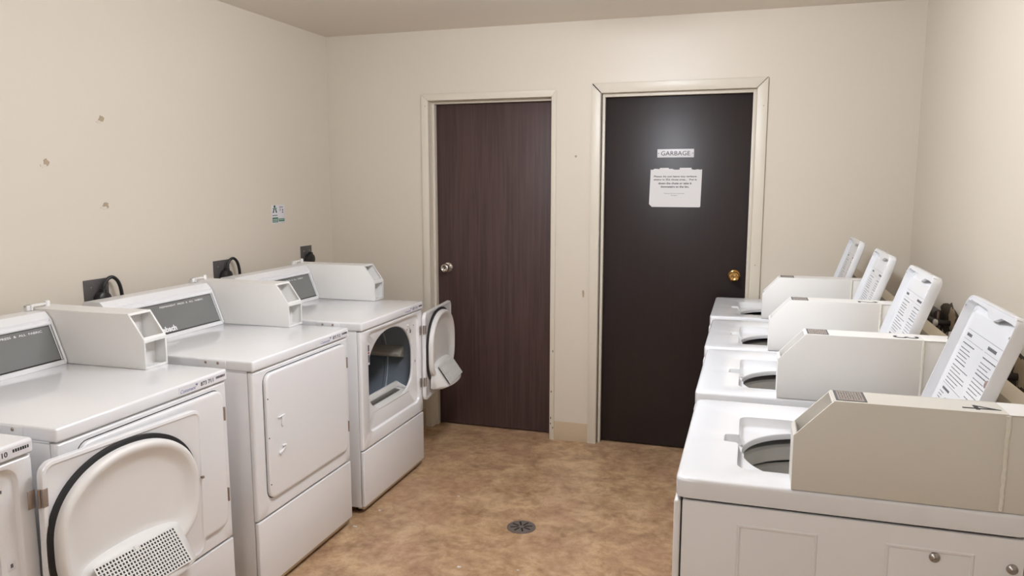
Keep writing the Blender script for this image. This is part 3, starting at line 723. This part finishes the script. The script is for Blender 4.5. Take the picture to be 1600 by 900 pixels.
    strip(P0, P0 + sl * 0.008, ya + th, yb - th); strip(P1 - sl * 0.006, P1 + Vector((0.012, 0, 0)) * 0, ya + th, yb - th)
    box(bm, (xs - 0.002, ya + th, zt - 0.006), (xs + 0.012, yb - th, zt - 0.0005))
    box(bm, (xb - 0.004, ya + th, zb), (xb, yb - th, zt - 0.006))
    bs = M['aged'] if idx >= 4 else M['boxside']
    cb = finish(bm, 'coin_box', bs, e)
    bm = bmesh.new(); strip(P0 + sl * 0.001, P1 - sl * 0.001, ya + th, yb - th, 0.003, 0.030)
    box(bm, (xf + 0.001, ya + th, zs - 0.045), (xf + 0.004, yb - th, zs - 0.002)); box(bm, (xs + 0.012, ya + th, zt - 0.05), (xs + 0.015, yb - th, zt - 0.007))
    finish(bm, 'coin_slide_recess', M['plastic'], cb)
    bm = bmesh.new(); strip(P0 + sl * 0.010, P0 + sl * 0.030, ya + th + 0.012, yb - 0.016, 0.0015, 0.026); finish(bm, 'coin_slot_plate', M['label'], cb)
    # instruction decal on top of the coin box
    bm = bmesh.new(); box(bm, (xs + 0.004, 0.010, zt - 0.0005), (xs + 0.062, 0.086, zt + 0.0004)); dc = finish(bm, 'instruction_decal', M['ink_grey'], cb)
    bm = bmesh.new(); box(bm, (xs + 0.009, 0.014, zt + 0.0004), (xs + 0.057, 0.082, zt + 0.0007)); dl = finish(bm, 'decal_plate', M['label'], dc)
    bm = bmesh.new()
    for k in range(9):
        x = xs + 0.012 + k * 0.005; y = 0.078
        while y > 0.022:
            l = rnd.uniform(0.004, 0.012); box(bm, (x, max(y - l, 0.017), zt + 0.0007), (x + rnd.choice((0.0016, 0.0026)), y, zt + 0.0009)); y -= l + 0.003
    finish(bm, 'small_print', M['ink_grey'], dl)
    # rear console with its end plate, slanted front
    bm = bmesh.new()
    prism(bm, [(0.632, zb), (0.655, zt - 0.012), (0.702, zt - 0.010), (0.704, zb)], yb + 0.0005, WW, 'y', 0.002)
    con = finish(bm, 'console', M['almond'], e)
    bm = bmesh.new(); prism(bm, [(xb + 0.0005, zb), (xb + 0.0005, zt - 0.0028), (0.704, zt - 0.003), (0.704, zb)], ya + 0.001, yb, 'y', 0.002)
    finish(bm, 'console_end', bs, con)
    bm = bmesh.new(); box(bm, (xb + 0.001, ya - 0.0005, zt - 0.0025), (0.7045, yb, zt - 0.0006), 0.0006); finish(bm, 'console_cap', M['boxside'], con)
    # lumpy caulk bead along the joint
    bm = bmesh.new(); n = 26; pts = []; rr = []
    for k in range(n + 1):
        pts.append((xb + rnd.uniform(-0.0008, 0.0008), ya + 0.0006, zb + 0.004 + (zt - zb - 0.007) * k / n)); rr.append(rnd.uniform(0.0034, 0.0052))
    tube(bm, pts, rr, 8); finish(bm, 'caulk_bead', M['weld'], cb)
    # marker number on the box top, read from the front of the machine
    if idx >= 2:
        text(str(idx), 0.08, 'marker_number', M['ink'], cb, frame((xb - 0.072, 0.052, zt - 0.0003), (0, -1, 0), (1, 0, 0)), fit=(0.030, 0.066), thick=0.0005, bold=-0.0005)
    bm = bmesh.new(); lathe(bm, [(0.0005, 0.020), (0.010, 0.020), (0.010, 0.006), (0.012, 0.0)], (0.690, yb - 0.045, zt - 0.0008), 'z', 18); finish(bm, 'lock_barrel', M['steel'], con)
    # loading lid, raised
    a = Vector((0.535, 0, 0.936)); b = Vector((0.653, 0, 1.285)); d = (b - a).normalized(); n_ = Vector((-d.z, 0, d.x))  # towards the front of the machine
    w, h = 0.375, (b - a).length
    ua = 0.128
    bmL = bmesh.new()
    angl = angles([(-w / 2, -h / 2), (w / 2, -h / 2), (-w / 2, h / 2), (w / 2, h / 2)], 96)
    def lid_loop(fn, dep):
        out = []
        for t in angl:
            u, v = fn(t) * math.cos(t), fn(t) * math.sin(t)
            p = a + d * (h / 2 + v) - n_ * dep * 1.0
            out.append((p.x, ua + w / 2 + u, p.z))
        return out
    R = lambda g, r=0.03: (lambda t: rr_radius(t, w / 2 - g, w / 2 - g, h / 2 - g, h / 2 - g, max(r - g * 0.5, 0.006)))
    rings(bmL, [lid_loop(R(0.008), 0.030), lid_loop(R(0.003), 0.0285), lid_loop(R(0.0), 0.024), lid_loop(R(0.0), 0.003), lid_loop(R(0.0015), 0.0), lid_loop(R(0.0045), 0.0), lid_loop(R(0.0055), 0.003),
                lid_loop(R(0.011), 0.020), lid_loop(R(0.026), 0.0205), lid_loop(R(0.033), 0.014), lid_loop(R(0.037), 0.0135)], True, True)
    lid = finish(bmL, 'lid', Wt, e, 45)
    # notch lip along the free edge
    def lpt(u, v, dep): p = a + d * v - n_ * dep; return Vector((p.x, ua + u, p.z))
    bm = bmesh.new()
    def lbox(bm, u0, u1, v0, v1, d0, d1):
        P = [a + d * v - n_ * q for v, q in ((v0, d0), (v1, d0), (v1, d1), (v0, d1))]
        prism(bm, [(p.x, p.z) for p in P], ua + u0, ua + u1, 'y')
    def lprism(bm, pts, d0, d1):
        t = bmesh.new(); A = [t.verts.new(lpt(u, v, d0)) for u, v in pts]; B = [t.verts.new(lpt(u, v, d1)) for u, v in pts]; n = len(pts)
        t.faces.new(A); t.faces.new(B[::-1])
        for i in range(n): t.faces.new([A[i], B[i], B[(i + 1) % n], A[(i + 1) % n]])
        merge(bm, t)
    lprism(bm, [(0.012, h - 0.005), (0.012, h - 0.020), (0.030, h - 0.018), (0.10, h - 0.018), (0.135, h - 0.030), (0.175, h - 0.030), (0.205, h - 0.016), (0.34, h - 0.012), (0.362, h - 0.016), (0.362, h - 0.005)], 0.0006, 0.010)
    finish(bm, 'lid_lip', Wt, lid)
    # printed instructions on the inside
    rng = random.Random(7)
    bm = bmesh.new(); dep = 0.0132
    def rule(u0, u1, v, t=0.0008): lbox(bm, u0, u1, v - t / 2, v + t / 2, dep, dep + 0.0004)
    def words(u_hi, u_lo, v, t, full=1.0):
        u = u_hi; end = u_hi - (u_hi - u_lo) * full
        while u > end + 0.004:
            l = rng.uniform(0.007, 0.02); rule(max(u - l, end), u, v, t); u -= l + 0.0022
    U = lambda u: u - ua
    rule(U(0.150), U(0.440), 0.292, 0.0007)
    
    for hi, nn_ in ((0.430, 7), (0.262, 11)):
        for q in range(nn_): lbox(bm, U(hi - q * 0.0056 - 0.0044), U(hi - q * 0.0056), 0.276, 0.2835 - 0.001 * (q % 2), dep, dep + 0.0004)
    rule(U(0.285), U(0.440), 0.268, 0.0006); rule(U(0.150), U(0.270), 0.268, 0.0006)
    v = 0.258
    for k in range(12):
        if k in (1, 6): v -= 0.0035
        words(U(0.432), U(0.288), v, 0.0026 if k in (0, 5) else 0.0018, rng.uniform(0.5, 0.98)); v -= 0.0085
    v2 = 0.256
    for k in range(17):
        if k in (1, 5, 10): v2 -= 0.0035
        words(U(0.265), U(0.150), v2, 0.0026 if k in (0, 4) else 0.0018, rng.uniform(0.6, 0.98)); v2 -= 0.0085
    rule(U(0.285), U(0.440), v + 0.002, 0.0007); v -= 0.008
    lbox(bm, U(0.365), U(0.425), v - 0.004, v + 0.002, dep, dep + 0.0004); v -= 0.012
    for row in range(3):
        for (ua_, ub_) in ((0.435, 0.395), (0.385, 0.345), (0.335, 0.295), (0.26, 0.215), (0.205, 0.165)):
            vv = v - row * 0.046
            if (ua_ < 0.27) and vv > v2 - 0.01: continue
            if rng.random() < 0.45:   # small line drawing
                pts = [lpt(U(ua_ - (ua_ - ub_) * (0.5 + 0.42 * math.cos(q * PI / 6))), vv - 0.016 + 0.013 * math.sin(q * PI / 6) * (1 if q % 3 else 0.5), dep) for q in range(13)]
                tube(bm, pts, 0.0006, 4, False)
            else:
                for q in range(4): words(U(ua_), U(ub_), vv - q * 0.0075, 0.0019, rng.uniform(0.5, 1.0))
    finish(bm, 'instruction_print', M['ink_grey'], lid)
    for (u, v) in ((0.012, h - 0.045), (w - 0.012, h - 0.03)):
        bm = bmesh.new(); P = lpt(u, v, 0.004); lathe(bm, [(0.0005, 0), (0.0028, 0)], (0, 0, 0), 'z', 10)
        q = finish(bm, 'lid_bumper', M['ink'], lid); q.matrix_local = Matrix.Translation(lpt(u, v, 0.0018 if u < 0.1 else 0.0)) @ frame((0, 0, 0), (0, 1, 0), d)
        q.location = lpt(u, v, -0.0004) if False else q.location
    if idx == 4:
        bm = bmesh.new(); lathe(bm, [(0.0005, 0.004), (0.008, 0.004), (0.010, 0.0)], (0, 0, 0), 'z', 20)
        q = finish(bm, 'round_badge', M['badge'], lid); q['label'] = 'brown round badge'
        q.matrix_local = frame(lpt(U(0.168), 0.215, 0.0134), (0, -1, 0), d)
    # lid hinge block
    bm = bmesh.new(); 
    for u in (0.02, w - 0.05): box(bm, (0.520, ua + u, ZW - 0.014), (0.556, ua + u + 0.03, 0.945), 0.003)
    finish(bm, 'lid_hinge', Wt, lid)
    return e
WASHERS = [(0.2094, -0.0399, 1, 'farthest white top loading washer, against the back wall beside the dark door, lid raised'),
           (0.2259, -0.7485, 2, 'white top loading washer standing second from the back wall, lid raised'),
           (0.2387, -1.4126, 3, 'white top loading washer with a handwritten 3 on its coin box'),
           (0.2485, -2.1222, 4, 'nearest white top loading washer with a handwritten 4, showing its embossed side panel')]
for xw, yf, idx, lab in WASHERS:
    e = empty('washing_machine', (xw, yf - WW, 0)); tag(e, lab, 'washing machine', 'coin operated washers along the right wall')
    washer_parts(e, idx)

# ================================================================= WALL OUTLETS AND CORDS
OUT = [(-0.311, 1.170, 0.118, 0.120, 'small dark wall outlet nearest the corner, above the farthest dryer'),
       (-1.096, 1.158, 0.122, 0.122, 'dark metal wall outlet behind the middle dryer, with a plug and cord looping right'),
       (-1.885, 1.156, 0.126, 0.126, 'dark metal wall outlet nearest the camera, with a large round plug')]
for i, (y, zt, w_, h_, lab) in enumerate(OUT):
    e = empty('wall_outlet', (XL, y, zt - h_ / 2)); tag(e, lab, 'outlet', 'dryer outlets on the left wall')
    bm = bmesh.new(); box(bm, (0, -w_ / 2, -h_ / 2), (0.005, w_ / 2, h_ / 2), 0.0018); finish(bm, 'cover_plate', M['plate'], e)
    bm = bmesh.new(); lathe(bm, [(0.0005, 0.008), (0.026, 0.008), (0.028, 0.005)], (0, 0.008, -0.022), 'x', 24); finish(bm, 'receptacle', M['black'], e)
    for sy in (-0.028, 0.034):
        bm = bmesh.new(); lathe(bm, [(0.0005, 0.0075), (0.003, 0.007), (0.0045, 0.005)], (0, sy, 0.030), 'x', 10); finish(bm, 'screw', M['steel'], e)
    y_, z_ = y + 0.010, zt - h_ / 2 - 0.022
    c = empty('power_cord', (XL + 0.009, y_, z_))
    tag(c, ['black plug in the corner outlet, its cord dropping behind the farthest dryer', 'black cord and plug hooping over toward the back, behind the middle dryer', 'thick black cord arching from the big round plug at far left'][i], 'power cord', 'dryer power cords')
    bm = bmesh.new()
    lathe(bm, [(0.0005, 0.036), (0.020, 0.036), (0.032, 0.029), (0.036, 0.018), (0.034, 0.0)], (0, 0, 0), 'x', 26)
    prism(bm, [(-0.013, 0.0), (0.013, 0.0), (0.010, 0.042), (-0.008, 0.046)] , 0.006, 0.030, 'x', 0.004)
    finish(bm, 'plug', M['cord'], c)
    bm = bmesh.new()
    if i == 0: pts = [(0.018, 0.0, 0.0), (0.022, 0.006, -0.03), (0.03, 0.02, -0.10), (0.03, 0.03, -0.40)]
    else: pts = [(0.018, 0.002, 0.038), (0.020, 0.006, 0.062), (0.024, 0.024, 0.084), (0.028, 0.046, 0.088), (0.030, 0.070, 0.066), (0.032, 0.082, 0.020), (0.032, 0.084, -0.06), (0.03, 0.084, -0.30)]
    tube(bm, smooth_path(pts), 0.0075, 12); finish(bm, 'cable', M['cord'], c)

# ================================================================= SIGNS
y2 = 0.055
e = empty('door_sign', (-0.041, y2, 1.714)); tag(e, 'white plastic GARBAGE nameplate screwed to the dark door', 'sign')
bm = bmesh.new(); box(bm, (-0.101, -0.003, -0.0235), (0.101, -0.0002, 0.0235), 0.0012); finish(bm, 'sign_plate', M['strip'], e)
text('GARBAGE', 0.03, 'lettering', M['ink'], e, frame((-0.080, -0.0031, -0.012), (1, 0, 0), (0, 0, 1)), fit=(0.160, 0.024), thick=0.0002)
for sx in (-0.094, 0.094):
    bm = bmesh.new(); lathe(bm, [(0.0005, -0.0042), (0.0028, -0.0038), (0.003, -0.003)], (sx, 0, 0), 'y', 10); finish(bm, 'screw', M['ink_grey'], e)
e = empty('paper_notice', (-0.036, y2, 1.520)); tag(e, 'white paper notice with torn top edge taped under the GARBAGE sign', 'notice')
rnd = random.Random(4)
topedge = [(0.141 - k * 0.282 / 26, 0.106 + rnd.uniform(-0.004, 0.003)) for k in range(27)]
pts = [(-0.141, 0.104), (-0.146, -0.090), (-0.130, -0.106), (0.136, -0.106), (0.139, -0.100), (0.143, 0.104)] + topedge[1:-1]
bm = bmesh.new(); prism(bm, pts, -0.0016, -0.0004, 'y'); sheet = finish(bm, 'paper_sheet', M['paper'], e)
LT = [('Please do not leave any garbage', 0.236, 0.058), ('sitting in the chute area...  Put it', 0.238, 0.040), ('down the chute or take it', 0.184, 0.021), ('downstairs to the bin.', 0.158, 0.002)]
for s, wd, zz in LT:
    text(s, 0.02, 'lettering', M['ink'], sheet, frame((-0.004 - wd / 2, -0.0017, zz), (1, 0, 0), (0, 0, 1)), bold=0.0004, fit=(wd, 0.0125), thick=0.0001)
text('Thank you for your cooperation.', 0.01, 'lettering', M['ink_grey'], sheet, frame((-0.064, -0.0017, -0.034), (1, 0, 0), (0, 0, 1)), fit=(0.115, 0.0075), thick=0.0001)
text('Managers', 0.01, 'lettering', M['ink_grey'], sheet, frame((-0.024, -0.0017, -0.044), (1, 0, 0), (0, 0, 1)), fit=(0.036, 0.0070), thick=0.0001)
bm = bmesh.new(); box(bm, (-0.0555, -0.0018, 0.0545), (-0.0335, -0.0016, 0.0555)); finish(bm, 'underline', M['ink'], sheet)
bm = bmesh.new(); box(bm, (-0.090, -0.0024, 0.098), (-0.040, -0.0004, 0.113), 0.0003); finish(bm, 'tape', M['paper'], e)
bm = bmesh.new(); box(bm, (0.020, -0.0024, 0.100), (0.085, -0.0004, 0.113), 0.0003); finish(bm, 'tape', M['paper'], e)

# green and white sticker on the left wall (text runs along +y)
e = empty('wall_sticker', (XL, -0.580, 1.373)); tag(e, 'small green and white sticker with a figure emblem on the left wall', 'sticker')
bm = bmesh.new(); box(bm, (0.0002, -0.062, -0.052), (0.0012, 0.062, 0.052), 0.0003); sheet = finish(bm, 'sticker_sheet', M['strip'], e)
def yprism(name, shapes, m, h0=0.0012, h1=0.0015):
    bm = bmesh.new()
    for s in shapes: prism(bm, s, h0, h1, 'x')
    return finish(bm, name, m, sheet)
R4 = lambda a, b, c, d_: [(a, b), (c, b), (c, d_), (a, d_)]
yprism('green_band', [R4(-0.058, -0.046, -0.004, -0.018), R4(0.002, -0.042, 0.058, -0.026)], M['green'])
yprism('figure_legs', [[(-0.055, 0.008), (-0.043, 0.008), (-0.036, 0.028), (-0.044, 0.028)], [(-0.012, 0.008), (-0.024, 0.008), (-0.028, 0.028), (-0.020, 0.028)]], M['green_dark'])
yprism('figure_head', [[(-0.034 + 0.009 * math.cos(k * PI / 6), 0.043 + 0.008 * math.sin(k * PI / 6)) for k in range(12)]], M['green_dark'])
yprism('figure_body', [[(-0.050, 0.036), (-0.052, 0.030), (-0.036, 0.026), (-0.016, 0.030), (-0.012, 0.038), (-0.026, 0.034), (-0.040, 0.034)]], M['green'])
sm = [R4(-0.056 + k * 0.008, -0.010, -0.050 + k * 0.008, -0.004) for k in range(6)] + [R4(0.012 + k * 0.009, 0.036, 0.018 + k * 0.009, 0.042) for k in range(4)] + [R4(0.036, 0.006, 0.048, 0.013), R4(0.013, 0.016, 0.016, 0.028), R4(0.022, 0.016, 0.025, 0.028), R4(0.013, 0.028, 0.025, 0.030), R4(0.038, 0.018, 0.048, 0.027)]
yprism('small_print', sm, M['ink_grey'])
yprism('white_lines', [R4(-0.054, -0.040, -0.012, -0.037), R4(-0.054, -0.031, -0.010, -0.028), R4(0.006, -0.033, 0.052, -0.031)], M['ink_white'], 0.0015, 0.0017)

# ================================================================= FLOOR DRAIN AND SCRAPS
e = empty('floor_drain', (-0.560, -1.213, 0)); tag(e, 'round dark metal floor drain in the middle of the aisle', 'floor drain')
bm = bmesh.new(); lathe(bm, [(0.066, 0.0), (0.065, 0.0035), (0.058, 0.005), (0.052, 0.004), (0.0005, 0.004)], (0, 0, 0), 'z', 40); pl = finish(bm, 'drain_cover', M['castiron'], e)
bm = bmesh.new()
for k in range(8):
    t = bmesh.new(); box(t, (0.014, -0.0042, 0.0038), (0.050, 0.0042, 0.0046)); merge(bm, t, 0, Matrix.Rotation(math.radians(22.5 + 45 * k), 4, 'Z'))
o = finish(bm, 'drain_slots', M['gap'], pl)
SCR = [(-1.285, -1.433, 0.010, 'white paper crumb on the floor at the corner of the shut dryer'), (-1.256, -1.244, 0.007, 'tiny white paper crumb on the floor before the open far dryer'),
       (-0.697, -1.636, 0.010, 'larger white paper crumb on the floor left of and nearer than the drain'), (-0.462, -1.590, 0.006, 'tiny white crumb on the floor just nearer than the drain'), (-0.957, -0.977, 0.006, 'tiny white crumb on the floor between the drain and the brown wooden door')]
for k, (x, y, r, lab) in enumerate(SCR):
    bm = bmesh.new(); pts = blob(8, r, 90 + k, 1.1, 0.7); t = bmesh.new()
    A = [t.verts.new((p, q, 0.0003)) for p, q in pts]; B = [t.verts.new((p * 0.8, q * 0.8, 0.003 + 0.002 * math.sin(i * 2.1))) for i, (p, q) in enumerate(pts)]
    t.faces.new(A); t.faces.new(B[::-1])
    for i in range(8): t.faces.new([A[i], B[i], B[(i + 1) % 8], A[(i + 1) % 8]])
    merge(bm, t); o = finish(bm, 'paper_scrap', M['paper']); o.location = (x, y, 0); tag(o, lab, 'scrap', 'paper crumbs on the floor')

# ================================================================= WATER SUPPLY BEHIND THE WASHERS
VAL = [(-0.90, 1.000, 'dark insulated supply pipe and valve in a broken wall hole, behind the washer numbered 3'),
       (-1.74, 0.985, 'white handled valve in a broken wall hole at the far right edge')]
for k, (y, z, lab) in enumerate(VAL):
    wall_patch(wr, 'right', y, z, 0.115, 70 + k, M['cavity'], 0.0015, 1.5, 0.62, 'broken_opening')
    wall_patch(wr, 'right', y - 0.05, z + 0.004, 0.050, 80 + k, M['plaster'], 0.004, 1.2, 1.0, 'loose_drywall')
    e = empty('water_valve', (XR - 0.02, y, z)); tag(e, lab, 'water valve', 'water supply valves on the right wall')
    bm = bmesh.new(); tube(bm, [(-0.02, 0.012, 0.014), (-0.02, 0.20, 0.014)], 0.019, 14); finish(bm, 'pipe', M['pipe'], e)
    bm = bmesh.new(); tube(bm, [(-0.02, -0.02, -0.020), (-0.02, 0.20, -0.020)], 0.018, 14); finish(bm, 'pipe', M['pipe'], e)
    bm = bmesh.new(); tube(bm, [(-0.02, 0.018, -0.02), (-0.02, 0.018, 0.03)], 0.008, 12); finish(bm, 'valve_stem', M['hinge'], e)
    bm = bmesh.new(); tube(bm, [(0.018, -0.03, -0.012), (-0.03, -0.03, -0.012)], 0.011, 14); finish(bm, 'valve_body', M['pipe'], e)
    bm = bmesh.new(); lathe(bm, [(0.0005, -0.046), (0.012, -0.045), (0.015, -0.038), (0.012, -0.030), (0.0005, -0.029)], (0, -0.03, -0.012), 'x', 18); finish(bm, 'valve_handle', M['plastic'], e)
    bm = bmesh.new(); tube(bm, smooth_path([(-0.02, 0.0, -0.016), (-0.022, -0.03, -0.03), (-0.03, -0.04, -0.10), (-0.04, -0.03, -0.35), (-0.06, 0.0, -0.60)]), 0.011, 12); finish(bm, 'hose', M['pipe'], e)
